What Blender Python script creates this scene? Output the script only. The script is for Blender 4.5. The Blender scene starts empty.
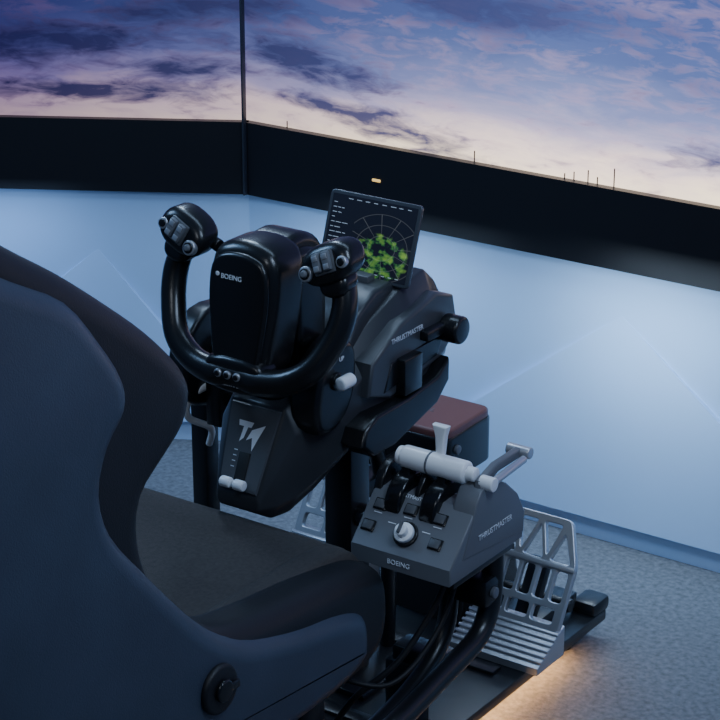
import bpy, bmesh, math, random
from mathutils import Vector, Matrix, noise

scene = bpy.context.scene
COL = scene.collection

# ------------------------------------------------------------------ materials
def mat(name, col, rough=0.5, metal=0.0, bump=0.0, bscale=200.0, var=0.0, vscale=6.0, spec=0.5, coat=0.0):
    m = bpy.data.materials.new(name); m.use_nodes = True
    nt = m.node_tree; b = nt.nodes['Principled BSDF']
    b.inputs['Base Color'].default_value = (*col, 1)
    b.inputs['Roughness'].default_value = rough
    b.inputs['Metallic'].default_value = metal
    b.inputs['Specular IOR Level'].default_value = spec
    if coat:
        b.inputs['Coat Weight'].default_value = coat
        b.inputs['Coat Roughness'].default_value = .15
    tc = nt.nodes.new('ShaderNodeTexCoord')
    if bump:
        n = nt.nodes.new('ShaderNodeTexNoise'); n.inputs['Scale'].default_value = bscale
        n.inputs['Detail'].default_value = 4
        bp = nt.nodes.new('ShaderNodeBump'); bp.inputs['Strength'].default_value = bump
        bp.inputs['Distance'].default_value = 0.002
        nt.links.new(tc.outputs['Object'], n.inputs['Vector'])
        nt.links.new(n.outputs['Fac'], bp.inputs['Height'])
        nt.links.new(bp.outputs['Normal'], b.inputs['Normal'])
    if var:
        n = nt.nodes.new('ShaderNodeTexNoise'); n.inputs['Scale'].default_value = vscale
        n.inputs['Detail'].default_value = 8
        r = nt.nodes.new('ShaderNodeValToRGB')
        r.color_ramp.elements[0].position = .3; r.color_ramp.elements[1].position = .7
        r.color_ramp.elements[0].color = (*[c*(1-var) for c in col], 1)
        r.color_ramp.elements[1].color = (*[min(1, c*(1+var)) for c in col], 1)
        nt.links.new(tc.outputs['Object'], n.inputs['Vector'])
        nt.links.new(n.outputs['Fac'], r.inputs['Fac'])
        nt.links.new(r.outputs['Color'], b.inputs['Base Color'])
    return m

def emis(name, col, s):
    m = bpy.data.materials.new(name); m.use_nodes = True
    b = m.node_tree.nodes['Principled BSDF']
    b.inputs['Base Color'].default_value = (*col, 1)
    b.inputs['Emission Color'].default_value = (*col, 1)
    b.inputs['Emission Strength'].default_value = s
    return m

M_BLACK = mat('black_plastic', (.009, .0093, .0105), .27, bump=.06, bscale=900)
M_GLOSS = mat('gloss_black', (.007, .0075, .009), .18)
M_RUBBER = mat('rubber_black', (.006, .006, .007), .6)
M_HOUSE = mat('housing_dark_grey', (.034, .036, .041), .32, bump=.08, bscale=900)
M_ARMOUR = mat('armour_grey', (.052, .055, .062), .34, bump=.08, bscale=900)
M_PANEL = mat('panel_grey', (.075, .079, .088), .4, bump=.1, bscale=900)
M_PANEL2 = mat('panel_grey_light', (.125, .132, .148), .42, bump=.1, bscale=900)
M_WHITE = mat('white_plastic', (.82, .83, .84), .3)
M_INK = mat('printed_white', (.75, .78, .82), .5)
M_ALU = mat('brushed_aluminium', (.56, .57, .60), .36, metal=.75, bump=.1, bscale=500)
M_STEEL = mat('powder_coated_steel', (.010, .011, .013), .30, bump=.1, bscale=700)
M_SBLUE = mat('leather_slate', (.040, .053, .080), .46, bump=.2, bscale=420, var=.12, vscale=9)
M_SBLACK = mat('leather_black', (.006, .006, .008), .5, bump=.25, bscale=420)
M_FAB = mat('seat_fabric', (.040, .033, .030), .8, bump=.6, bscale=700, var=.25, vscale=160)
M_RED = mat('maroon_cover', (.17, .065, .06), .45, bump=.1, bscale=500)
M_FLOOR = mat('carpet_floor', (.150, .158, .175), .8, bump=.8, bscale=170, var=.32, vscale=95)
M_WALL = mat('pale_blue_panel', (.42, .60, .85), .6, var=.04, vscale=2)
M_BEZEL = mat('bezel_black', (.006, .006, .009), .45)

# ------------------------------------------------------------------ helpers
def group(name, loc=(0, 0, 0)):
    e = bpy.data.objects.new(name, None); e.empty_display_size = .05
    e.location = loc; COL.objects.link(e); return e

def attach(ob, parent):
    if parent is not None:
        ob.parent = parent
        ob.matrix_parent_inverse = Matrix.Translation(-Vector(parent.location))

def finish(name, bm, m, parent=None, ang=35):
    bmesh.ops.recalc_face_normals(bm, faces=bm.faces[:])
    me = bpy.data.meshes.new(name); bm.to_mesh(me); bm.free()
    me.materials.append(m)
    for p in me.polygons: p.use_smooth = True
    try: me.set_sharp_from_angle(angle=math.radians(ang))
    except Exception: pass
    ob = bpy.data.objects.new(name, me); COL.objects.link(ob)
    attach(ob, parent)
    return ob

def box(name, c, s, m, parent=None, bev=.003, rot=(0, 0, 0), segs=2):
    bm = bmesh.new(); bmesh.ops.create_cube(bm, size=1)
    for v in bm.verts: v.co = Vector((v.co.x*s[0], v.co.y*s[1], v.co.z*s[2]))
    if bev: bmesh.ops.bevel(bm, geom=bm.edges[:], offset=min(bev, min(s)*.45), segments=segs, affect='EDGES', profile=.5)
    R = Matrix.Rotation(rot[2], 4, 'Z') @ Matrix.Rotation(rot[1], 4, 'Y') @ Matrix.Rotation(rot[0], 4, 'X')
    bmesh.ops.transform(bm, matrix=Matrix.Translation(Vector(c)) @ R, verts=bm.verts)
    return finish(name, bm, m, parent)

def fbox(name, o, ax, ay, az, s, m, parent=None, bev=.001):
    bm = bmesh.new(); bmesh.ops.create_cube(bm, size=1)
    for v in bm.verts: v.co = Vector((v.co.x*s[0], v.co.y*s[1], v.co.z*s[2]))
    if bev: bmesh.ops.bevel(bm, geom=bm.edges[:], offset=min(bev, min(s)*.45), segments=2, affect='EDGES', profile=.5)
    for v in bm.verts: v.co = Vector(o) + ax*v.co.x + ay*v.co.y + az*v.co.z
    return finish(name, bm, m, parent)

def catmull(pts, n, closed=False):
    P = [Vector(p) for p in pts]; out = []; N = len(P)
    rng = N if closed else N-1
    for i in range(rng):
        if closed:
            a, b, c, d = P[(i-1) % N], P[i], P[(i+1) % N], P[(i+2) % N]
        else:
            a, b, c, d = P[max(i-1, 0)], P[i], P[i+1], P[min(i+2, N-1)]
        for k in range(n):
            t = k/n
            out.append(.5*((2*b) + (c-a)*t + (2*a-5*b+4*c-d)*t*t + (3*b-a-3*c+d)*t**3))
    if not closed: out.append(P[-1])
    return out

def rings_mesh(name, rings, m, parent=None, cap=True, ang=35, closed_path=False):
    bm = bmesh.new(); R = [[bm.verts.new(p) for p in r] for r in rings]
    n = len(R[0])
    for a, b in zip(R, R[1:] + ([R[0]] if closed_path else [])):
        for i in range(n):
            j = (i+1) % n
            try: bm.faces.new((a[i], a[j], b[j], b[i]))
            except Exception: pass
    if cap and not closed_path:
        bm.faces.new(R[0][::-1]); bm.faces.new(R[-1])
    return finish(name, bm, m, parent, ang)

def tube(name, pts, r, m, parent=None, n=8, seg=16, smooth=True, closed=False):
    rad = r if isinstance(r, (list, tuple)) else [r]*len(pts)
    ctr = catmull(pts, n, closed) if smooth else [Vector(p) for p in pts]
    if smooth:
        rr = [v.x for v in catmull([Vector((q, 0, 0)) for q in rad], n, closed)]
    else: rr = list(rad)
    rings = []; up = None; N = len(ctr)
    for i, c in enumerate(ctr):
        if closed: t = (ctr[(i+1) % N]-ctr[i-1]).normalized()
        else: t = (ctr[min(i+1, N-1)]-ctr[max(i-1, 0)]).normalized()
        if up is None:
            up = Vector((0, 0, 1)) if abs(t.z) < .9 else Vector((1, 0, 0))
        up = (up - t*up.dot(t)).normalized(); s = t.cross(up)
        rings.append([c + (up*math.cos(a)+s*math.sin(a))*rr[i] for a in [2*math.pi*k/seg for k in range(seg)]])
    return rings_mesh(name, rings, m, parent, closed_path=closed, ang=60)

def cyl(name, p0, p1, r0, m, parent=None, r1=None, bev=.0015, seg=32):
    p0, p1 = Vector(p0), Vector(p1); r1 = r0 if r1 is None else r1
    t = (p1-p0); L = t.length; t.normalize()
    up = Vector((0, 0, 1)) if abs(t.z) < .9 else Vector((1, 0, 0))
    up = (up - t*up.dot(t)).normalized(); s = t.cross(up)
    b = min(bev, L*.4, r0*.5, r1*.5)
    prof = []
    for k in range(4):
        a = math.pi/2*k/3; prof.append((b-b*math.cos(a), r0-b+b*math.sin(a)))
    for k in range(4):
        a = math.pi/2*k/3; prof.append((L-b+b*math.sin(a), r1-b+b*math.cos(a)))
    rings = [[p0 + t*h + (up*math.cos(q)+s*math.sin(q))*r for q in [2*math.pi*k/seg for k in range(seg)]] for h, r in prof]
    return rings_mesh(name, rings, m, parent, ang=50)

def slab(name, pts, h0, h1, w, fmap, m, parent=None, segs=6, sm=0, ang=40):
    """rounded-edge extrusion of a 2D outline; fmap(u,v,h)->world"""
    P = [Vector((p[0], p[1], 0)) for p in pts]
    if sm: P = catmull(P, sm, True)
    area = sum(P[i].x*P[(i+1) % len(P)].y-P[(i+1) % len(P)].x*P[i].y for i in range(len(P)))
    if area < 0: P.reverse()
    N = len(P); nr = []
    for i in range(N):
        a = (P[i]-P[i-1]).normalized(); b = (P[(i+1) % N]-P[i]).normalized()
        na = Vector((-a.y, a.x, 0)); nb = Vector((-b.y, b.x, 0)); q = na+nb
        if q.length < 1e-6: q = na
        q.normalize(); c = max(.5, q.dot(na)); nr.append(q/c)
    rings = []
    for k in range(segs+1):
        a = math.pi/2*k/segs; off = w*(1-math.sin(a)); hh = h0+w*(1-math.cos(a))
        rings.append([fmap(P[i].x+nr[i].x*off, P[i].y+nr[i].y*off, hh) for i in range(N)])
    for k in range(segs+1):
        a = math.pi/2*k/segs; off = w*(1-math.cos(a)); hh = h1-w*(1-math.sin(a))
        rings.append([fmap(P[i].x+nr[i].x*off, P[i].y+nr[i].y*off, hh) for i in range(N)])
    return rings_mesh(name, rings, m, parent, ang=ang)

def cutplate(name, loops, th, bev, o, ax, ay, m, parent):
    """flat plate with holes: loops[0] is the outline, the rest are holes"""
    c = bpy.data.curves.new(name+'_curve', 'CURVE'); c.dimensions = '2D'; c.fill_mode = 'BOTH'
    c.extrude = th/2-bev; c.bevel_depth = bev; c.bevel_resolution = 1; c.offset = -bev
    for lp in loops:
        s = c.splines.new('POLY'); s.points.add(len(lp)-1); s.use_cyclic_u = True
        for p, q in zip(s.points, lp): p.co = (q[0], q[1], 0, 1)
    tmp = bpy.data.objects.new(name+'_tmp', c); COL.objects.link(tmp)
    dg = bpy.context.evaluated_depsgraph_get(); dg.update()
    me = bpy.data.meshes.new_from_object(tmp.evaluated_get(dg))
    bpy.data.objects.remove(tmp); bpy.data.curves.remove(c)
    n = ax.cross(ay)
    for v in me.vertices: v.co = Vector(o)+ax*v.co.x+ay*v.co.y+n*v.co.z
    me.materials.clear(); me.materials.append(m)
    ob = bpy.data.objects.new(name, me); COL.objects.link(ob); attach(ob, parent); return ob

def rpoly(pts, r, n=4):
    out = []; N = len(pts)
    for i in range(N):
        p = Vector((*pts[i], 0)); a = Vector((*pts[i-1], 0)); b = Vector((*pts[(i+1) % N], 0))
        da = (a-p); db = (b-p); rr = min(r, da.length*.45, db.length*.45)
        s = p+da.normalized()*rr; e = p+db.normalized()*rr
        for k in range(n+1):
            t = k/n; q = s*(1-t)**2+p*2*t*(1-t)+e*t*t; out.append((q.x, q.y))
    return out

YZ = lambda u, v, h: Vector((h, u, v))
XZ = lambda u, v, h: Vector((u, h, v))
XY = lambda u, v, h: Vector((u, v, h))

def ell(cx, cy, a, b, rot=0, n=28, e=2.0):
    o = []
    for k in range(n):
        t = 2*math.pi*k/n; c, s = math.cos(t), math.sin(t)
        x = a*math.copysign(abs(c)**(2/e), c); y = b*math.copysign(abs(s)**(2/e), s)
        o.append((cx+x*math.cos(rot)-y*math.sin(rot), cy+x*math.sin(rot)+y*math.cos(rot)))
    return o

def text(name, body, size, loc, ax, ay, m, parent, ext=.0003):
    c = bpy.data.curves.new(name, 'FONT'); c.body = body; c.size = size; c.extrude = ext
    c.align_x = 'CENTER'; c.align_y = 'CENTER'; c.materials.append(m)
    ob = bpy.data.objects.new(name, c); COL.objects.link(ob)
    ax = Vector(ax).normalized(); ay = Vector(ay).normalized(); n = ax.cross(ay)
    M = Matrix((( ax.x, ay.x, n.x, loc[0]), (ax.y, ay.y, n.y, loc[1]), (ax.z, ay.z, n.z, loc[2]), (0, 0, 0, 1)))
    ob.parent = parent; ob.matrix_parent_inverse = Matrix.Translation(-Vector(parent.location))
    ob.matrix_basis = M
    return ob

def poly(name, pts, m, parent=None):
    bm = bmesh.new(); bm.faces.new([bm.verts.new(p) for p in pts])
    return finish(name, bm, m, parent)

# ------------------------------------------------------------------ room
box('floor', (0, -.6, -.025), (7, 6, .05), M_FLOOR, bev=0)
CX, CY = .806, 1.05
LD = Vector((-.866, -.5, 0)); LN = Vector((.5, -.866, 0))
RD = Vector((.866, -.5, 0)); RN = Vector((-.5, -.866, 0))
L_LEN = 1.7
def wall_seg(name, a, b, z0, z1, th, off, m, parent=None):
    a, b = Vector((*a, 0)), Vector((*b, 0)); d = (b-a).normalized(); n = Vector((d.y, -d.x, 0))
    if n.y > 0: n = -n
    bm = bmesh.new(); vs = []
    for z in (z0, z1):
        for p in (a+n*off, b+n*off, b+n*(off-th), a+n*(off-th)):
            vs.append(bm.verts.new((p.x, p.y, z)))
    for f in ((0, 1, 2, 3), (4, 5, 6, 7), (0, 1, 5, 4), (1, 2, 6, 5), (2, 3, 7, 6), (3, 0, 4, 7)):
        bm.faces.new([vs[i] for i in f])
    return finish(name, bm, m, parent)
cl = (-CX, CY); cr = (CX, CY)
le = (cl[0]+LD.x*L_LEN, cl[1]+LD.y*L_LEN); re = (cr[0]+RD.x*L_LEN, cr[1]+RD.y*L_LEN)
ZB0, ZB1, ZT = .563, .718, 1.80
wall_seg('wall_front', cl, cr, 0, ZB0+.02, .06, .014, M_WALL)
wall_seg('wall_left', le, cl, 0, ZB0+.02, .06, .014, M_WALL)
wall_seg('wall_right', cr, re, 0, ZB0+.02, .06, .014, M_WALL)
wall_seg('baseboard_front', cl, cr, 0, .055, .03, .024, M_WALL)
wall_seg('baseboard_left', le, cl, 0, .055, .03, .024, M_WALL)
wall_seg('baseboard_right', cr, re, 0, .055, .03, .024, M_WALL)
# added shallow triangular facets, tilted up so the lower wall catches more light
def facet(name, org, d, n, s0, sp, s1, zp, proud):
    o = Vector((*org, 0))+n*.0142
    bm = bmesh.new()
    A = bm.verts.new(o+d*s0+Vector((0, 0, .05))+n*proud); B_ = bm.verts.new(o+d*s1+Vector((0, 0, .05))+n*proud)
    P = bm.verts.new(o+d*sp+Vector((0, 0, zp)))
    A0 = bm.verts.new(o+d*s0+Vector((0, 0, .05))-n*.01); B0 = bm.verts.new(o+d*s1+Vector((0, 0, .05))-n*.01); P0 = bm.verts.new(o+d*sp+Vector((0, 0, zp))-n*.01)
    bm.faces.new((A, B_, P)); bm.faces.new((A0, A, P, P0)); bm.faces.new((B0, P0, P, B_)); bm.faces.new((A, A0, B0, B_)); bm.faces.new((A0, P0, B0))
    return finish(name, bm, M_WALL)
facet('light_facet_1', (0, CY), Vector((1, 0, 0)), Vector((0, -1, 0)), -.46, .084, .64, .47, .030)
facet('light_facet_2', cl, LD, LN, .02, .33, .80, .43, .030)

def sky_mat():
    m = bpy.data.materials.new('display_dusk_sky'); m.use_nodes = True
    nt = m.node_tree; N = nt.nodes; L = nt.links
    for n in list(N): N.remove(n)
    out = N.new('ShaderNodeOutputMaterial'); em = N.new('ShaderNodeEmission')
    L.new(em.outputs[0], out.inputs[0])
    uv = N.new('ShaderNodeUVMap'); uv.uv_map = 'UVMap'
    sp = N.new('ShaderNodeSeparateXYZ'); L.new(uv.outputs[0], sp.inputs[0])
    def M(op, a, b=None, clamp=False):
        n = N.new('ShaderNodeMath'); n.operation = op; n.use_clamp = clamp
        for i, q in enumerate((a, b)):
            if q is None: continue
            if isinstance(q, (int, float)): n.inputs[i].default_value = q
            else: L.new(q, n.inputs[i])
        return n.outputs[0]
    U, V = sp.outputs[0], sp.outputs[1]
    def nz(su, sv, sc, det, dist=0., seed=0.):
        mp = N.new('ShaderNodeMapping'); mp.inputs['Scale'].default_value = (su, sv, 1)
        mp.inputs['Location'].default_value = (seed, seed*.7, seed*.3)
        mp.inputs['Rotation'].default_value = (0, 0, .12)
        L.new(uv.outputs[0], mp.inputs[0])
        n = N.new('ShaderNodeTexNoise'); n.inputs['Scale'].default_value = sc
        n.inputs['Detail'].default_value = det; n.inputs['Distortion'].default_value = dist
        n.inputs['Roughness'].default_value = .60
        L.new(mp.outputs[0], n.inputs['Vector']); return n.outputs['Fac']
    n1 = nz(2.2, 9.0, 1.6, 8, .6, 3.1)
    n2 = nz(3.0, 10.0, 4.0, 9, .5, 7.7)
    vv = M('ADD', V, M('MULTIPLY', M('SUBTRACT', n1, .5), .12))
    f = M('DIVIDE', M('SUBTRACT', vv, .705), .55, True)
    r = N.new('ShaderNodeValToRGB'); L.new(f, r.inputs[0]); cr_ = r.color_ramp
    cr_.elements[0].position = 0; cr_.elements[0].color = (1.0, .82, .58, 1)
    cr_.elements[1].position = 1; cr_.elements[1].color = (.02, .035, .12, 1)
    for p, c in ((.09, (.76, .60, .56)), (.18, (.33, .30, .45)), (.29, (.13, .155, .32)), (.45, (.060, .088, .22)), (.65, (.04, .062, .18))):
        e = cr_.elements.new(p); e.color = (*c, 1)
    lf = M('DIVIDE', M('ADD', U, 1.45), 1.35, True)
    pw = M('POWER', lf, 1.5)
    brR = M('ADD', M('MULTIPLY', pw, .96), .17)
    brG = M('ADD', M('MULTIPLY', pw, .98), .14)
    brB = M('ADD', M('MULTIPLY', pw, .84), .28)
    def blob(u, v, ru, rv, tilt=0):
        du = M('SUBTRACT', U, u); dv = M('SUBTRACT', M('SUBTRACT', V, v), M('MULTIPLY', du, tilt))
        a = M('DIVIDE', du, ru); b = M('DIVIDE', dv, rv)
        d = M('SQRT', M('ADD', M('MULTIPLY', a, a), M('MULTIPLY', b, b)))
        return M('SUBTRACT', 1.25, d, True)
    B = None
    for a in ((-.46, .756, .26, .045, -.12), (-.34, .738, .12, .036, -.1), (-1.12, .775, .36, .032, 0), (-1.2, .875, .34, .06, .05), (-.68, .865, .26, .05, -.12), (-.95, .825, .2, .03, 0), (-.62, .775, .12, .022, -.1),
              (-.2, 1.02, .35, .05, .0), (-.9, .95, .3, .05, .1), (.4, .80, .3, .03, 0), (.9, .78, .4, .04, 0), (1.4, .85, .4, .05, 0), (.5, 1.2, .8, .1, 0), (-1.0, 1.25, .7, .1, 0)):
        q = blob(*a); B = q if B is None else M('MAXIMUM', B, q)
    n3 = M('ADD', M('MULTIPLY', n1, .35), M('MULTIPLY', n2, .65))
    base = M('ADD', M('MULTIPLY', B, .29), n3)
    cm = M('MULTIPLY', M('MULTIPLY', M('SUBTRACT', base, .570), 4.2, True), .93)
    pk = M('MULTIPLY', M('MULTIPLY', M('SUBTRACT', n2, .47), 4.0, True), .42)
    m0 = N.new('ShaderNodeMix'); m0.data_type = 'RGBA'
    L.new(pk, m0.inputs[0]); L.new(r.outputs[0], m0.inputs[6]); m0.inputs[7].default_value = (.36, .24, .36, 1)
    mx = N.new('ShaderNodeMix'); mx.data_type = 'RGBA'
    L.new(cm, mx.inputs[0]); L.new(m0.outputs[2], mx.inputs[6]); mx.inputs[7].default_value = (.030, .038, .11, 1)
    ml = N.new('ShaderNodeMix'); ml.data_type = 'RGBA'; ml.blend_type = 'MULTIPLY'; ml.inputs[0].default_value = 1
    L.new(mx.outputs[2], ml.inputs[6])
    cb = N.new('ShaderNodeCombineColor'); L.new(brR, cb.inputs[0]); L.new(brG, cb.inputs[1]); L.new(brB, cb.inputs[2])
    L.new(cb.outputs[0], ml.inputs[7]); L.new(ml.outputs[2], em.inputs[0])
    em.inputs[1].default_value = 2.3
    return m
M_SKY = sky_mat()
def display(a, b, n, u0, u1):
    g = group('wall_display', ((a[0]+b[0])/2, (a[1]+b[1])/2, (ZB0+ZT)/2))
    bm = bmesh.new(); uvl = bm.loops.layers.uv.new('UVMap')
    A = Vector((*a, 0))+n*.012; Bp = Vector((*b, 0))+n*.012
    co = [((A.x, A.y, ZB1), (u0, ZB1)), ((Bp.x, Bp.y, ZB1), (u1, ZB1)), ((Bp.x, Bp.y, ZT-.03), (u1, ZT-.03)), ((A.x, A.y, ZT-.03), (u0, ZT-.03))]
    f = bm.faces.new([bm.verts.new(c[0]) for c in co])
    for l, c in zip(f.loops, co): l[uvl].uv = c[1]
    me = bpy.data.meshes.new('screen'); bm.to_mesh(me); bm.free(); me.materials.append(M_SKY)
    ob = bpy.data.objects.new('screen', me); COL.objects.link(ob); attach(ob, g)
    wall_seg('bezel_bottom', a, b, ZB0, ZB1, .055, .03, M_BEZEL, g)
    wall_seg('bezel_top', a, b, ZT-.03, ZT, .055, .03, M_BEZEL, g)
    wall_seg('back_case', a, b, ZB1, ZT-.03, .03, .008, M_BEZEL, g)
    return g
gl = display(le, cl, LN, -CX-L_LEN, -CX)
gc = display(cl, cr, Vector((0, -1, 0)), -CX, CX)
gr = display(cr, re, RN, CX, CX+L_LEN)
M_EDGE = mat('seam_metal', (.03, .035, .05), .3)
for g, sx in ((gc, -1), (gr, 1)):
    box('seam_strip', (sx*(CX-.010), CY-.034, (ZB0+ZT)/2), (.0045, .012, ZT-ZB0), M_EDGE, g, bev=.001)
for x, h in ((-.03, .016), (.0, .024), (.02, .014), (.055, .036), (-.05, .01), (-.25, .022), (-.70, .014)):
    box('skyline_mast', (x, CY-.0145, ZB1+h/2), (.0022, .001, h), M_BEZEL, gc, bev=0)
box('status_light', (-.468, CY-.031, .648), (.020, .004, .006), emis('amber_lamp', (1, .62, .18), .9), gc, bev=.002)

# ------------------------------------------------------------------ seat
seat = group('racing_seat', (0, -.5, .2))
P_BLACK = [(-1.02, 1.33), (-.93, 1.26), (-.86, 1.185), (-.78, 1.125), (-.70, 1.072), (-.62, 1.012), (-.55, .955), (-.497, .90), (-.48, .86),
           (-.497, .815), (-.54, .782), (-.58, .75), (-.588, .70), (-.57, .64), (-.53, .585), (-.48, .535), (-.42, .503), (-.34, .487), (-.26, .477), (-.18, .468), (-.10, .457),
           (-.055, .435), (-.040, .39), (-.048, .33), (-.09, .295), (-.2, .28), (-.4, .285), (-.7, .29), (-.86, .33), (-.93, .45), (-.94, .8), (-1.03, 1.1), (-1.10, 1.28), (-1.08, 1.34)]
P_BLUE = [(-1.03, 1.31), (-.96, 1.22), (-.88, 1.15), (-.80, 1.10), (-.715, 1.05), (-.66, .985), (-.622, .925), (-.622, .882), (-.655, .845),
          (-.672, .795), (-.655, .735), (-.60, .665), (-.545, .60), (-.494, .545), (-.44, .50), (-.38, .472), (-.277, .444), (-.20, .430), (-.145, .413), (-.118, .39),
          (-.112, .35), (-.125, .32), (-.2, .30), (-.4, .295), (-.7, .30), (-.86, .34), (-.935, .46), (-.95, .8), (-1.04, 1.1), (-1.11, 1.27), (-1.08, 1.32)]
for s, tag in ((1, 'right'), (-1, 'left')):
    fm = (lambda u, v, h, s=s: Vector((s*h, u, v)))
    slab('bolster_trim_'+tag, P_BLACK, .195, .288, .036, fm, M_SBLACK, seat, sm=3, segs=6)
    slab('side_shell_'+tag, P_BLUE, .20, .303, .032, fm, M_SBLUE, seat, sm=3, segs=6)
slab('seat_cushion', [(-.60, .455), (-.4, .452), (-.2, .462), (-.09, .462), (-.048, .445), (-.038, .40), (-.045, .34), (-.09, .31), (-.4, .30), (-.62, .30)], -.215, .225, .02, YZ, M_FAB, seat, sm=3)
slab('cushion_side_pad', [(-.60, .462), (-.4, .468), (-.2, .468), (-.09, .464), (-.045, .44), (-.035, .40), (-.042, .34), (-.09, .31), (-.4, .30), (-.62, .30)], .17, .235, .02, YZ, M_FAB, seat, sm=3)
slab('back_cushion', [(-.60, .45), (-.64, .62), (-.68, .8), (-.76, 1.0), (-.88, 1.18), (-.98, 1.30), (-1.06, 1.33), (-1.10, 1.27), (-1.0, 1.0), (-.93, .8), (-.91, .4), (-.8, .33)], -.21, .21, .03, YZ, M_FAB, seat, sm=3)
slab('back_shell', [(-.80, .33), (-.85, .6), (-.88, .8), (-.96, 1.05), (-1.07, 1.30), (-1.12, 1.30), (-1.05, 1.05), (-.965, .8), (-.955, .45), (-.88, .31)], -.22, .22, .012, YZ, M_SBLUE, seat, sm=3)
cyl('recliner_plate', (.300, -.48, .446), (.312, -.48, .446), .035, M_SBLACK, seat, bev=.005)
cyl('recliner_hub', (.312, -.48, .446), (.319, -.48, .446), .016, M_GLOSS, seat, bev=.004)
box('recliner_lever', (.316, -.470, .446), (.005, .040, .012), M_BLACK, seat)
for x in (-.2, .2):
    box('seat_rail', (x, -.42, .265), (.035, .62, .04), M_STEEL, seat)
    for y in (-.68, -.16):
        box('seat_leg', (x, y, .16), (.05, .06, .18), M_STEEL, seat)
for y in (-.68, -.16):
    box('seat_crossbar', (0, y, .215), (.44, .05, .03), M_STEEL, seat)

# ------------------------------------------------------------------ yoke
HX = .02
yoke = group('flight_yoke', (HX, .2, .5))
O = Vector((HX, 0, .80))
right = [(0, -.062, -.112), (.045, -.064, -.113), (.090, -.058, -.104), (.128, -.046, -.078), (.150, -.025, -.035), (.157, -.010, .005), (.150, 0, .040), (.138, .004, .062)]
rad = [.021, .021, .020, .0195, .0195, .0195, .0185, .0175]
pts = [(-p[0], p[1], p[2]) for p in right[::-1]][:-1] + right
rr = rad[::-1][:-1] + rad
tube('horns', [O+Vector(p) for p in pts], rr, M_BLACK, yoke, n=8, seg=24)
hub = [(-.028, .086), (.0, .089), (.028, .086), (.050, .075), (.061, .050), (.062, 0), (.056, -.05), (.050, -.09), (.038, -.118), (0, -.126), (-.038, -.118), (-.050, -.09), (-.056, -.05), (-.062, 0), (-.061, .050), (-.050, .075)]
def hubmap(u, v, h): return O+Vector((u, h + v*.10, v))
slab('hub_body', hub, -.055, .03, .02, hubmap, M_BLACK, yoke, sm=3)
slab('hub_face', [(u*.86, v*.88-.003) for u, v in hub], -.063, -.05, .007, hubmap, M_BLACK, yoke, sm=3)
slab('hub_foot', [(-.045, -.085), (.045, -.085), (.05, -.12), (.03, -.136), (-.03, -.136), (-.05, -.12)], -.066, -.02, .010, lambda u, v, h: O+Vector((u, h-.012, v)), M_BLACK, yoke, sm=3)
for i in (-1, 0, 1):
    p = O+Vector((i*.0175-.004, -.080, -.106))
    cyl('trim_button', p, p+Vector((0, -.005, 0)), .0065, M_ALU, yoke)
    cyl('trim_button_cap', p+Vector((0, -.005, 0)), p+Vector((0, -.007, 0)), .0042, M_BLACK, yoke)
text('hub_label', 'BOEING', .0105, O+Vector((-.010, -.0600, .038)), (1, 0, 0), (0, .1, 1), M_INK, yoke)
cyl('hub_emblem', O+Vector((-.036, -.0585, .040)), O+Vector((-.036, -.0600, .040)), .0035, M_INK, yoke)
text('foot_label', 'THRUSTMASTER', .0078, O+Vector((.0, -.0800, -.122)), (1, 0, 0), (0, 0, 1), M_INK, yoke)
colp = [(.0, .065), (.040, .086), (.078, .080), (.105, .055), (.115, .005), (.114, -.07), (.108, -.17), (.03, -.19), (.045, -.12), (.03, -.06), (0, -.05)]
slab('column_arm', colp, -.040, .040, .014, lambda u, v, h: O+Vector((h, u, v)), M_BLACK, yoke, sm=3)
slab('column_shroud', [(.012, .055), (.04, .068), (.072, .060), (.088, .035), (.092, -.02), (.085, -.09), (.03, -.09), (.02, -.02)], -.052, .052, .012, lambda u, v, h: O+Vector((h, u, v)), M_BLACK, yoke, sm=3)
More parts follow.
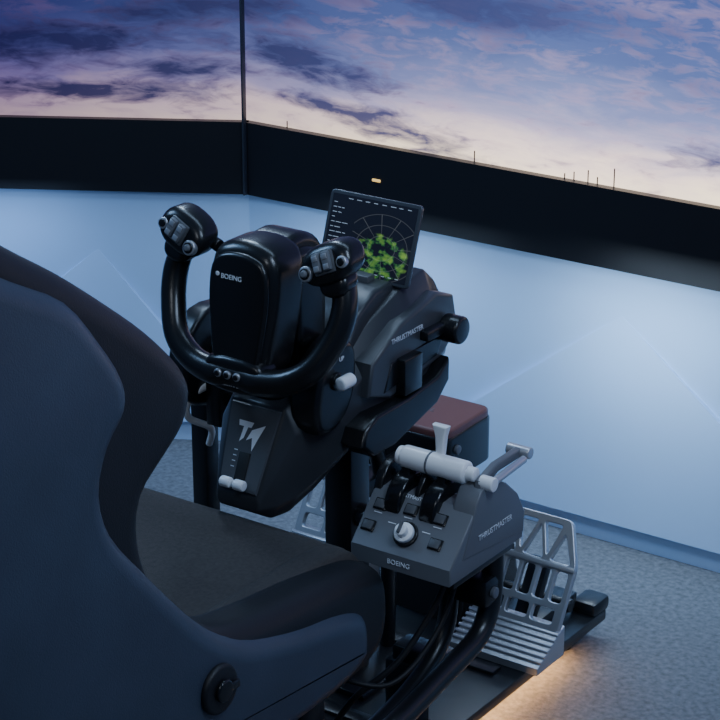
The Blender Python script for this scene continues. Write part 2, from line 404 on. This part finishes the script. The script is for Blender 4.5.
for s in (-1, 1):
    c = O+Vector((s*.133, 0, .075))
    def hm(u, v, h, c=c): return c+Vector((u, h+v*.25, v))
    slab('grip_head', ell(0, 0, .045, .030, s*.42, e=2.4), -.030, .022, .015, hm, M_BLACK, yoke)
    slab('grip_collar', ell(s*.012, -.028, .025, .02, s*.3, e=2.2), -.020, .020, .012, hm, M_BLACK, yoke)
    ca, sa = math.cos(s*.42), math.sin(s*.42)
    ax = Vector((ca, sa*.25, sa)).normalized(); nn = Vector((0, -.97, .243)).normalized()
    ay = nn.cross(ax).normalized()
    if ay.z < 0: ay = -ay
    f = c+Vector((0, -.031, 0))
    fbox('switch_bezel', f+ax*(.004*s)+ay*.004, ax, ay, nn, (.036, .034, .006), M_PANEL, yoke, bev=.003)
    for k in (-1, 1):
        fbox('rocker_switch', f+ax*(.004*s+k*.0085)+ay*.005+nn*.005, ax, ay, nn, (.014, .028, .009), M_PANEL2, yoke, bev=.003)
        fbox('rocker_mark', f+ax*(.004*s+k*.0085)+ay*.012+nn*.0098, ax, ay, nn, (.009, .008, .001), M_ALU, yoke, bev=.0003)
        fbox('rocker_mark', f+ax*(.004*s+k*.0085)-ay*.003+nn*.0098, ax, ay, nn, (.009, .008, .001), M_ALU, yoke, bev=.0003)
    q = f-ax*(s*.030)-ay*.004
    cyl('hat_ring', q-nn*.006, q+nn*.004, .0115, M_ALU, yoke)
    cyl('hat_base', q+nn*.003, q+nn*.006, .0085, M_BLACK, yoke)
    cyl('hat_switch', q+nn*.004, q+nn*.010, .006, M_PANEL2, yoke, r1=.005)
    q2 = f+ax*(s*.033)-ay*.002
    cyl('side_button', q2-nn*.010, q2+nn*.001, .009, M_ALU, yoke)
    cyl('side_button_cap', q2, q2+nn*.003, .006, M_BLACK, yoke)
    cyl('trigger', c+Vector((-s*.03, .015, -.018)), c+Vector((-s*.045, .012, -.022)), .010, M_BLACK, yoke)

# housing
ST = [(-.070, .474, .480, .490, .497, .034, .040, .037), (-.043, .458, .480, .535, .559, .045, .056, .044), (-.013, .460, .490, .590, .628, .055, .070, .050),
      (.04, .482, .515, .615, .650, .064, .086, .056), (.11, .515, .555, .645, .685, .072, .102, .064), (.18, .545, .585, .680, .725, .078, .110, .078),
      (.25, .555, .600, .705, .758, .08, .112, .086), (.31, .565, .605, .705, .768, .08, .110, .086), (.36, .58, .615, .690, .735, .07, .098, .072), (.385, .60, .63, .675, .70, .055, .08, .055)]
def ringf(st):
    y, zb, z1, z2, zt, hb, hm, ht = st
    return [Vector((HX+a, y, b)) for a, b in ((-hb, zb), (hb, zb), (hm, z1), (hm, z2), (ht, zt), (-ht, zt), (-hm, z2), (-hm, z1))]
bm = bmesh.new(); R = [[bm.verts.new(p) for p in ringf(s)] for s in ST]
for a, b in zip(R, R[1:]):
    for i in range(8):
        j = (i+1) % 8; bm.faces.new((a[i], a[j], b[j], b[i]))
bm.faces.new(R[0][::-1]); bm.faces.new(R[-1])
bmesh.ops.recalc_face_normals(bm, faces=bm.faces[:])
sharp = [e for e in bm.edges if len(e.link_faces) == 2 and e.calc_face_angle() > .25]
bmesh.ops.bevel(bm, geom=sharp, offset=.006, segments=3, affect='EDGES', profile=.5, clamp_overlap=True)
finish('housing', bm, M_HOUSE, yoke, ang=30)
def nose(u, v, h=.0015):
    b = Vector((HX, -.070, .497)); t = Vector((HX, -.013, .628)); d = (t-b)
    n = Vector((0, -d.z, d.y)).normalized()
    return b+d*v+Vector((u, 0, 0))+n*h
bm = bmesh.new()
top = [bm.verts.new(nose(u, v, .0035)) for u, v in ((-.034, .05), (.034, .05), (.045, .95), (-.045, .95))]
bot = [bm.verts.new(nose(u, v, -.002)) for u, v in ((-.036, .03), (.036, .03), (.047, .97), (-.047, .97))]
bm.faces.new(top)
for i in range(4): bm.faces.new((top[i], top[(i+1) % 4], bot[(i+1) % 4], bot[i]))
finish('nose_plate', bm, M_PANEL, yoke)
for pl in ([(-.024, .78), (.004, .78), (.001, .72), (-.005, .72), (-.009, .60), (-.016, .55), (-.013, .72), (-.022, .72)], [(.003, .70), (.026, .78), (.017, .62), (.010, .48), (.006, .62), (-.004, .58)]):
    poly('nose_logo', [nose(u, v, .0042) for u, v in pl], M_INK, yoke)
box('trim_slot', nose(0, .26, .003), (.020, .004, .056), M_RUBBER, yoke, rot=(-.40, 0, 0), bev=.001)
for k in range(4):
    p = nose(-.018, .28+.06*k, .004); box('trim_mark', p, (.006, .0006, .0012), M_INK, yoke, rot=(-.4, 0, 0), bev=0)
cyl('trim_lever_stem', nose(0, .13, .0), nose(0, .11, .018), .005, M_WHITE, yoke)
cyl('trim_lever_knob', nose(-.022, .11, .018), nose(-.003, .11, .018), .0085, M_WHITE, yoke, bev=.003)
cyl('trim_lever_knob', nose(.003, .11, .018), nose(.022, .11, .018), .0085, M_WHITE, yoke, bev=.003)
slab('column_well', ell(HX, .045, .040, .052, e=3), .632, .668, .006, XY, M_RUBBER, yoke)
slab('gear_pod', [(-.005, .60), (.03, .585), (.07, .60), (.095, .64), (.098, .70), (.07, .725), (.02, .70), (-.002, .66)], HX+.05, HX+.105, .012, YZ, M_BLACK, yoke, sm=3)
cyl('gear_lever_boss', (HX+.102, .042, .668), (HX+.110, .042, .668), .014, M_GLOSS, yoke)
cyl('gear_lever', (HX+.108, .042, .668), (HX+.130, .038, .672), .005, M_WHITE, yoke)
cyl('gear_wheel', (HX+.124, .024, .672), (HX+.124, .056, .672), .0105, M_WHITE, yoke, bev=.004)
text('gear_label', 'UP', .010, (HX+.1060, .055, .700), (0, 1, 0), (0, 0, 1), M_INK, yoke)
slab('side_armour', [(.11, .62), (.17, .60), (.32, .625), (.365, .66), (.35, .72), (.30, .738), (.20, .715), (.12, .672)], HX+.08, HX+.118, .006, YZ, M_ARMOUR, yoke)
slab('side_recess', [(.15, .615), (.30, .632), (.32, .665), (.17, .660)], HX+.112, HX+.120, .003, YZ, M_BLACK, yoke)
text('side_label', 'THRUSTMASTER', .012, (HX+.1187, .215, .693), (0, 1, .02), (0, 0, 1), M_INK, yoke)
slab('side_tray', [(.07, .555), (.10, .53), (.16, .530), (.28, .560), (.315, .59), (.315, .628), (.28, .606), (.20, .596), (.11, .595), (.08, .58)], HX+.05, HX+.135, .006, YZ, M_BLACK, yoke)
box('side_post', (HX+.115, .21, .632), (.04, .05, .06), M_BLACK, yoke)
cyl('clamp_knob_shaft', (HX+.10, .32, .675), (HX+.135, .32, .675), .012, M_BLACK, yoke)
cyl('clamp_knob', (HX+.120, .32, .675), (HX+.155, .32, .675), .023, M_BLACK, yoke, bev=.005)
box('clamp_knob_arm', (HX+.125, .29, .680), (.018, .08, .018), M_BLACK, yoke, bev=.005)
slab('dash_block', [(.11, .68), (.14, .735), (.19, .762), (.235, .765), (.25, .75), (.25, .70)], HX-.075, HX+.075, .008, YZ, M_HOUSE, yoke)

# ------------------------------------------------------------------ tablet
tab = group('tablet_computer', (.036, .235, .755))
tb = Vector((.036, .238, .757)); tv = Vector((0, .32, .947)).normalized(); tn = Vector((0, -.947, .32)).normalized()
W2, H = .0825, .132
def TM(u, v, h): return tb+Vector((1, 0, 0))*u+tv*v+tn*h
M_TAB = mat('tablet_case', (.05, .055, .065), .25)
slab('tablet_body', rpoly([(-W2-.004, 0), (W2+.004, 0), (W2+.004, H), (-W2-.004, H)], .008), -.006, .001, .002, TM, M_TAB, tab)
def tab_mat():
    m = bpy.data.materials.new('tablet_nav_display'); m.use_nodes = True
    nt = m.node_tree; N = nt.nodes; L = nt.links; b = N['Principled BSDF']
    b.inputs['Base Color'].default_value = (.005, .006, .01, 1); b.inputs['Roughness'].default_value = .12
    uv = N.new('ShaderNodeUVMap'); uv.uv_map = 'UVMap'
    n = N.new('ShaderNodeTexNoise'); n.inputs['Scale'].default_value = 9; n.inputs['Detail'].default_value = 6
    L.new(uv.outputs[0], n.inputs['Vector'])
    def M(op, a, b_=None, clamp=False):
        q = N.new('ShaderNodeMath'); q.operation = op; q.use_clamp = clamp
        for i, z in enumerate((a, b_)):
            if z is None: continue
            if isinstance(z, (int, float)): q.inputs[i].default_value = z
            else: L.new(z, q.inputs[i])
        return q.outputs[0]
    sp = N.new('ShaderNodeSeparateXYZ'); L.new(uv.outputs[0], sp.inputs[0])
    du = M('SUBTRACT', sp.outputs[0], .66); dv = M('SUBTRACT', sp.outputs[1], .27)
    d = M('SQRT', M('ADD', M('MULTIPLY', du, du), M('MULTIPLY', M('MULTIPLY', dv, dv), 1.1)))
    mask = M('MULTIPLY', M('SUBTRACT', M('ADD', .22, M('MULTIPLY', n.outputs['Fac'], .2)), d, True), 20, True)
    g = M('MULTIPLY', M('MULTIPLY', M('SUBTRACT', n.outputs['Fac'], .45), 14, True), mask)
    dv2 = M('SUBTRACT', sp.outputs[1], .40)
    d2 = M('SQRT', M('ADD', M('MULTIPLY', du, du), M('MULTIPLY', dv2, dv2)))
    ring = None
    for rr_ in (.44, .30, .16):
        q = M('SUBTRACT', 1, M('DIVIDE', M('ABSOLUTE', M('SUBTRACT', d2, rr_)), .006), True)
        ring = q if ring is None else M('MAXIMUM', ring, q)
    ang = M('ARCTAN2', dv2, du)
    ray = M('GREATER_THAN', M('SINE', M('MULTIPLY', ang, 12)), .992)
    ring = M('MAXIMUM', ring, M('MULTIPLY', M('MULTIPLY', ray, M('LESS_THAN', d2, .44)), M('GREATER_THAN', d2, .16)))
    ring = M('MULTIPLY', M('MULTIPLY', ring, .12), M('GREATER_THAN', sp.outputs[0], .30))
    r = N.new('ShaderNodeValToRGB'); L.new(n.outputs['Fac'], r.inputs[0])
    r.color_ramp.elements[0].position = .48; r.color_ramp.elements[0].color = (.012, .09, .03, 1)
    r.color_ramp.elements[1].position = .70; r.color_ramp.elements[1].color = (.16, .32, .05, 1)
    mx = N.new('ShaderNodeMix'); mx.data_type = 'RGBA'; L.new(g, mx.inputs[0])
    mx.inputs[6].default_value = (.006, .008, .015, 1); L.new(r.outputs[0], mx.inputs[7])
    m2 = N.new('ShaderNodeMix'); m2.data_type = 'RGBA'; L.new(ring, m2.inputs[0])
    L.new(mx.outputs[2], m2.inputs[6]); m2.inputs[7].default_value = (.5, .55, .6, 1)
    L.new(m2.outputs[2], b.inputs['Emission Color']); b.inputs['Emission Strength'].default_value = 1.0
    return m
bm = bmesh.new(); uvl = bm.loops.layers.uv.new('UVMap')
co = [(-W2+.002, .006, 0, 0), (W2-.002, .006, 1, 0), (W2-.002, H-.006, 1, 1), (-W2+.002, H-.006, 0, 1)]
f = bm.faces.new([bm.verts.new(TM(c[0], c[1], .0014)) for c in co])
for l, c in zip(f.loops, co): l[uvl].uv = c[2:]
me = bpy.data.meshes.new('tablet_screen'); bm.to_mesh(me); bm.free(); me.materials.append(tab_mat())
ob = bpy.data.objects.new('tablet_screen', me); COL.objects.link(ob); attach(ob, tab)
M_UI = emis('ui_text_glow', (.42, .46, .5), .25)
bm = bmesh.new(); random.seed(4)
def uiq(u, v, w, h):
    bm.faces.new([bm.verts.new(TM(a, b_, .0018)) for a, b_ in ((u, v), (u+w, v), (u+w, v+h), (u, v+h))])
for k in range(13):
    x = -.076
    for j in range(random.choice((1, 2, 3))):
        w = .004+.008*random.random(); uiq(x, .112-.0078*k, w, .0011); x += w+.002
for k in range(8): uiq(-.05+.016*k, .1205, .007+.004*random.random(), .0012)
for k in range(8): uiq(-.03+.013*k, .011, .006, .0011)
finish('tablet_ui', bm, M_UI, tab)
box('tablet_cradle', (.038, .222, .765), (.055, .022, .018), M_PANEL, tab, bev=.003)

# ------------------------------------------------------------------ throttle quadrant
thr = group('throttle_quadrant', (.295, .06, .43))
Y0, Z0 = -.037, .430
X0, X1 = .206, .382
low = [(0, 0), (0, .026), (.066, .096), (.10, .098), (.19, .07), (.207, .04), (.205, 0)]
slab('base_body', [(Y0+a, Z0+b) for a, b in low], X0, X1, .003, YZ, M_PANEL2, thr, segs=3)
hump = [(.03, .03), (.062, .092), (.066, .105), (.079, .122), (.10, .129), (.125, .125), (.15, .112), (.185, .082), (.207, .045), (.205, .01)]
slab('cheek_right', [(Y0+a, Z0+b) for a, b in hump], .345, X1+.0015, .003, YZ, M_PANEL2, thr, segs=3)
slab('cheek_left', [(Y0+a, Z0+b) for a, b in hump], X0-.0015, .220, .003, YZ, M_BLACK, thr, segs=3)
slab('cheek_centre', [(Y0+a, Z0+b*.98) for a, b in hump], .277, .286, .002, YZ, M_BLACK, thr, segs=3)
for x in (.250, .312):
    cyl('lever_disc', (x-.014, .052, .502), (x+.014, .052, .502), .048, M_GLOSS, thr, bev=.004)
    slab('lever_arm', [(.035, .52), (.072, .52), (.068, .572), (.046, .572)], x-.008, x+.008, .003, YZ, M_BLACK, thr)
hy, hz = .056, .570
cyl('thrust_handle', (.238, hy, hz), (.352, hy, hz), .0175, M_WHITE, thr, bev=.005)
cyl('thrust_handle_collar', (.285, hy, hz), (.289, hy, hz), .0185, M_PANEL2, thr)
cyl('thrust_handle_cap', (.230, hy, hz), (.240, hy, hz), .0145, M_WHITE, thr, bev=.003)
cyl('thrust_handle_end', (.350, hy, hz), (.366, hy, hz), .011, M_WHITE, thr, bev=.003)
slab('reverse_lever', [(.291, .583), (.303, .583), (.306, .612), (.311, .630), (.284, .630), (.289, .612)], hy+.004, hy+.018, .004, XZ, M_WHITE, thr)
slab('flap_lever', [(.046, .545), (.060, .548), (.10, .563), (.172, .563), (.182, .569), (.172, .578), (.095, .578), (.05, .565)], .366, .378, .003, YZ, M_PANEL2, thr)
cyl('flap_knob', (.352, .168, .571), (.392, .168, .571), .009, M_ALU, thr)
cyl('speedbrake_bar', (.388, .06, .560), (.388, .155, .566), .006, M_ALU, thr)
cyl('speedbrake_pivot', (.372, .06, .560), (.395, .06, .560), .011, M_WHITE, thr)
fd = Vector((0, .066, .070)).normalized(); fn = Vector((0, -.070, .066)).normalized(); fxx = Vector((1, 0, 0))
def F(u, v, h=0): return Vector((.290, Y0, Z0+.026))+fxx*u+fd*v+fn*h
for u, v in ((-.060, .068), (-.008, .072), (.044, .070), (-.066, .032), (.052, .032)):
    fbox('button_frame', F(u, v, .001), fxx, fd, fn, (.022, .018, .003), M_BLACK, thr)
    fbox('push_button', F(u, v, .003), fxx, fd, fn, (.017, .0135, .005), M_PANEL, thr, bev=.001)
for u, v in ((-.060, .055), (-.008, .059), (.044, .057), (-.03, .045), (.03, .045)):
    fbox('panel_mark', F(u, v, .0004), fxx, fd, fn, (.014, .0012, .0006), M_INK, thr, bev=0)
cyl('selector_base', F(0, .034, 0), F(0, .034, .005), .020, M_BLACK, thr)
cyl('selector_ring', F(0, .034, .004), F(0, .034, .013), .0155, M_WHITE, thr, bev=.002)
cyl('selector_knob', F(0, .034, .012), F(0, .034, .024), .0095, M_WHITE, thr, bev=.002)
fbox('selector_pointer', F(0, .036, .026), fxx, fd, fn, (.004, .018, .006), M_PANEL, thr)
text('panel_label', 'THRUSTMASTER', .0085, F(-.02, .091, .0006), fxx, fd, M_INK, thr)
text('front_label', 'BOEING', .011, (.292, Y0-.0006, Z0+.013), (1, 0, 0), (0, 0, 1), M_INK, thr)
text('side_label', 'THRUSTMASTER', .013, (X1+.0022, Y0+.12, Z0+.050), (0, 1, 0), (0, 0, 1), M_INK, thr)

# ------------------------------------------------------------------ pedals
ped = group('rudder_pedals', (0, .5, .08))
def pedal(cx, top=.20, lift=0.0):
    b = Vector((cx, .455, .110+lift)); ax = Vector((1, 0, 0))
    v_ = Vector((0, .50, .866)).normalized(); n_ = ax.cross(v_)
    w = .086; h1 = .115; h2 = top; wt = .056
    outer = rpoly([(-w, 0), (w, 0), (w, h1), (wt, h2), (-wt, h2), (-w, h1)], .012)
    holes = []
    for k in range(5):
        x0 = -w+.010+k*((2*w-.020+.008)/5); x1 = x0+(2*w-.020+.008)/5-.008
        holes.append(rpoly([(x0, .050), (x1, .050), (x1, h1-.012), (x0, h1-.012)], .006))
    for k in range(3):
        x0 = -w+.014+k*.050; holes.append(rpoly([(x0, .012), (x0+.042, .012), (x0+.042, .038), (x0, .038)], .006))
    a = h1+.002; t = h2-.012
    holes.append(rpoly([(-w+.012, a), (-.034, a), (-wt+.006, t-.012)], .006))
    holes.append(rpoly([(-wt+.014, t), (-.006, t), (-.026, a+.006)], .006))
    holes.append(rpoly([(-.020, a), (.020, a), (.0, t-.004)], .006))
    holes.append(rpoly([(.006, t), (wt-.014, t), (.026, a+.006)], .006))
    holes.append(rpoly([(.034, a), (w-.012, a), (wt-.006, t-.012)], .006))
    cutplate('pedal_plate', [outer]+holes, .012, .0015, b, ax, v_, M_ALU, ped)
    fbox('pedal_mid_rail', b+v_*(h1-.005)+n_*.006, ax, v_, n_, (2*w, .009, .006), M_ALU, ped)
    slab('heel_wedge', [(.385, .075), (.385, .062), (.475, .062), (.475, .118+lift), (.455, .112+lift)], cx-.088, cx+.088, .003, YZ, M_ALU, ped)
    for k in range(6):
        t_ = k/5.0
        fbox('heel_rib', Vector((cx, .395+.055*t_, .083+(.028+lift)*t_)), ax, Vector((0, .89, .46)), Vector((0, -.46, .89)), (.178, .006, .006), M_ALU, ped, bev=.0015)
    fbox('pedal_carrier', b+v_*.06-n_*.034, ax, v_, n_, (.04, .12, .02), M_STEEL, ped, bev=.006)
    box('pedal_slider', (cx, .55, .085), (.05, .16, .03), M_STEEL, ped)
pedal(.206, .192); pedal(-.175, .192, .045)
slab('pedal_housing', [(.46, .065), (.48, .15), (.54, .19), (.64, .17), (.665, .065)], -.07, .095, .01, YZ, M_BLACK, ped)
cyl('pedal_axle', (-.25, .575, .10), (.25, .575, .10), .012, M_STEEL, ped)

# ------------------------------------------------------------------ rig
rig = group('cockpit_rig', (0, 0, .03))
box('platform', (-.02, -.14, .05), (.58, 1.62, .022), M_STEEL, rig, bev=.004)
for x in (-.26, .22):
    for y in (-.88, -.1, .6):
        cyl('platform_foot', (x, y, 0), (x, y, .04), .018, M_STEEL, rig)
for y in (-.3, .1, .36):
    box('platform_rib', (-.02, y, .064), (.5, .03, .008), M_STEEL, rig)
box('under_glow_strip', (.236, .26, .036), (.012, .62, .004), emis('warm_led', (1, .52, .20), 46), rig, bev=0)
box('corner_block', (.245, .655, .07), (.05, .06, .03), M_STEEL, rig, bev=.01)
box('yoke_column', (HX, .22, .30), (.055, .055, .50), M_STEEL, rig, bev=.006)
box('yoke_mount_plate', (HX, .22, .545), (.12, .20, .014), M_STEEL, rig)
box('yoke_column_foot', (HX, .22, .066), (.16, .14, .012), M_STEEL, rig)
tube('yoke_brace', [(HX, .24, .52), (HX, .31, .42), (HX, .34, .26), (HX, .34, .06)], .014, M_STEEL, rig)
box('upright', (-.275, .22, .32), (.035, .035, .52), M_STEEL, rig, bev=.005)
box('upright_rear', (-.30, .05, .28), (.020, .025, .44), M_STEEL, rig, bev=.004)
slab('clamp_bracket', [(.12, .53), (.20, .50), (.27, .53), (.29, .59), (.25, .66), (.17, .67), (.12, .62)], -.265, -.225, .008, YZ, M_STEEL, rig, sm=3)
cyl('clamp_disc', (-.228, .21, .575), (-.198, .21, .575), .045, M_BLACK, rig, bev=.006)
cyl('clamp_disc_ring', (-.20, .21, .575), (-.194, .21, .575), .030, M_HOUSE, rig)
cyl('clamp_screw', (-.195, .255, .565), (-.175, .255, .565), .010, M_ALU, rig)
box('clamp_tongue', (-.20, .17, .53), (.03, .04, .10), M_BLACK, rig)
box('cross_beam', (-.13, .22, .505), (.31, .035, .035), M_STEEL, rig)
box('throttle_mount_plate', (.30, .07, .422), (.15, .17, .014), M_STEEL, rig)
tube('throttle_post', [(.325, .175, .425), (.325, .178, .36), (.325, .172, .30), (.325, .135, .255), (.325, .04, .235), (.325, -.12, .21), (.31, -.30, .19), (.20, -.42, .19)], .017, M_STEEL, rig, n=10)
tube('throttle_post', [(.265, .15, .425), (.265, .15, .33), (.265, .135, .25), (.265, .07, .20), (.265, -.06, .17), (.26, -.3, .15), (.20, -.40, .15)], .015, M_STEEL, rig, n=10)
box('throttle_joint', (.295, .16, .33), (.09, .05, .05), M_BLACK, rig, bev=.01)
cyl('joint_bolt', (.335, .155, .33), (.346, .155, .33), .009, M_PANEL2, rig)
tube('cross_tube', [(HX, .22, .36), (.12, .21, .36), (.22, .18, .36), (.30, .16, .36)], .02, M_STEEL, rig)
box('control_bracket', (.00, .33, .372), (.04, .22, .03), M_STEEL, rig)
box('arm_foot', (.2, .13, .12), (.05, .06, .14), M_STEEL, rig, bev=.006)
box('arm_foot_link', (.23, .13, .20), (.09, .05, .03), M_STEEL, rig, bev=.006)
tube('loose_cable', [(.30, .10, .42), (.29, .08, .34), (.27, .0, .26), (.22, -.05, .2), (.16, -.06, .10), (.1, 0, .065)], .005, M_RUBBER, rig)
tube('loose_cable', [(.31, .12, .42), (.30, .07, .30), (.28, -.04, .24), (.19, -.10, .25), (.15, -.12, .16), (.05, -.05, .07)], .004, M_RUBBER, rig)
tube('white_cable', [(-.21, .18, .55), (-.235, .14, .53), (-.245, .14, .49), (-.23, .18, .46), (-.25, .20, .42)], .006, M_WHITE, rig)
tube('black_cable', [(-.16, .19, .55), (-.14, .16, .47), (-.17, .18, .38), (-.24, .22, .34)], .005, M_RUBBER, rig)

# controller box behind the throttle
cb = group('control_box', (-.01, .49, .40))
BX, BY = -.012, .49
slab('box_body', rpoly([(BX-.10, BY-.075), (BX+.10, BY-.075), (BX+.10, BY+.075), (BX-.10, BY+.075)], .02), .345, .432, .008, XY, M_BLACK, cb)
slab('box_lid', rpoly([(BX-.098, BY-.073), (BX+.098, BY-.073), (BX+.098, BY+.073), (BX-.098, BY+.073)], .02), .426, .444, .006, XY, M_RED, cb)
text('box_label', 'CONTROL', .02, (BX-.02, BY, .4443), (1, 0, 0), (0, 1, 0), M_PANEL2, cb)
cyl('box_knob', (BX-.06, BY-.075, .385), (BX-.06, BY-.095, .385), .02, M_BLACK, cb)
for z in (.405, .375):
    cyl('box_bolt', (BX+.099, BY-.045, z), (BX+.106, BY-.045, z), .008, M_PANEL2, cb)

# ------------------------------------------------------------------ lights
def area(name, loc, tgt, sx, sy, power, col):
    l = bpy.data.lights.new(name, 'AREA'); l.shape = 'RECTANGLE'; l.size = sx; l.size_y = sy; l.energy = power; l.color = col
    o = bpy.data.objects.new(name, l); o.location = loc
    o.rotation_euler = (Vector(tgt)-Vector(loc)).to_track_quat('-Z', 'Y').to_euler(); COL.objects.link(o); return o
area('wall_wash_light', (-.45, CY-.20, .545), (-.45, CY-.02, .0), .40, .05, 1.0, (.50, .72, 1))
area('wall_wash_light', (.16, CY-.22, .545), (.16, CY-.02, .05), .30, .05, 1.9, (.58, .78, 1))
area('wall_wash_light', (-1.25, .60, .545), (-1.33, .74, 0), .4, .05, .7, (.35, .58, 1))
area('ceiling_light_front', (0, .45, 2.3), (0, .6, 0), 1.6, .3, 10, (.50, .72, 1))
area('fill_light_left', (-1.3, -.4, 1.9), (0, 0, .6), .35, .5, 14, (.34, .60, 1))  # added blue fill from the left for highlights on black plastic
area('key_light_right', (1.5, -.5, 2.3), (.1, 0, .5), .25, .9, 21, (.55, .73, 1))  # added blue key from the right for gloss highlights, no actual fixture
area('fill_light_rear', (.5, -2.2, 2.4), (.2, -.5, .6), .5, .5, 8, (.82, .90, 1))  # added light from behind to lift edges, no actual fixture
area('rim_light', (-.75, .75, 1.75), (.05, 0, .7), .12, .5, 6, (.55, .75, 1))
w = bpy.data.worlds.new('room_ambience'); scene.world = w; w.use_nodes = True
w.node_tree.nodes['Background'].inputs[0].default_value = (.05, .11, .25, 1)
w.node_tree.nodes['Background'].inputs[1].default_value = .42

# ------------------------------------------------------------------ camera
cd = bpy.data.cameras.new('camera'); cam = bpy.data.objects.new('camera', cd); COL.objects.link(cam)
cd.sensor_width = 36; cd.lens = 108.5; cd.clip_end = 50
Fv = Vector((-.531, .768, -.358)).normalized(); Rv = Vector((.822, .569, 0)).normalized(); Uv = Rv.cross(Fv).normalized()
cam.matrix_world = Matrix(((Rv.x, Uv.x, -Fv.x, 1.876), (Rv.y, Uv.y, -Fv.y, -2.426), (Rv.z, Uv.z, -Fv.z, 1.862), (0, 0, 0, 1)))
scene.camera = cam
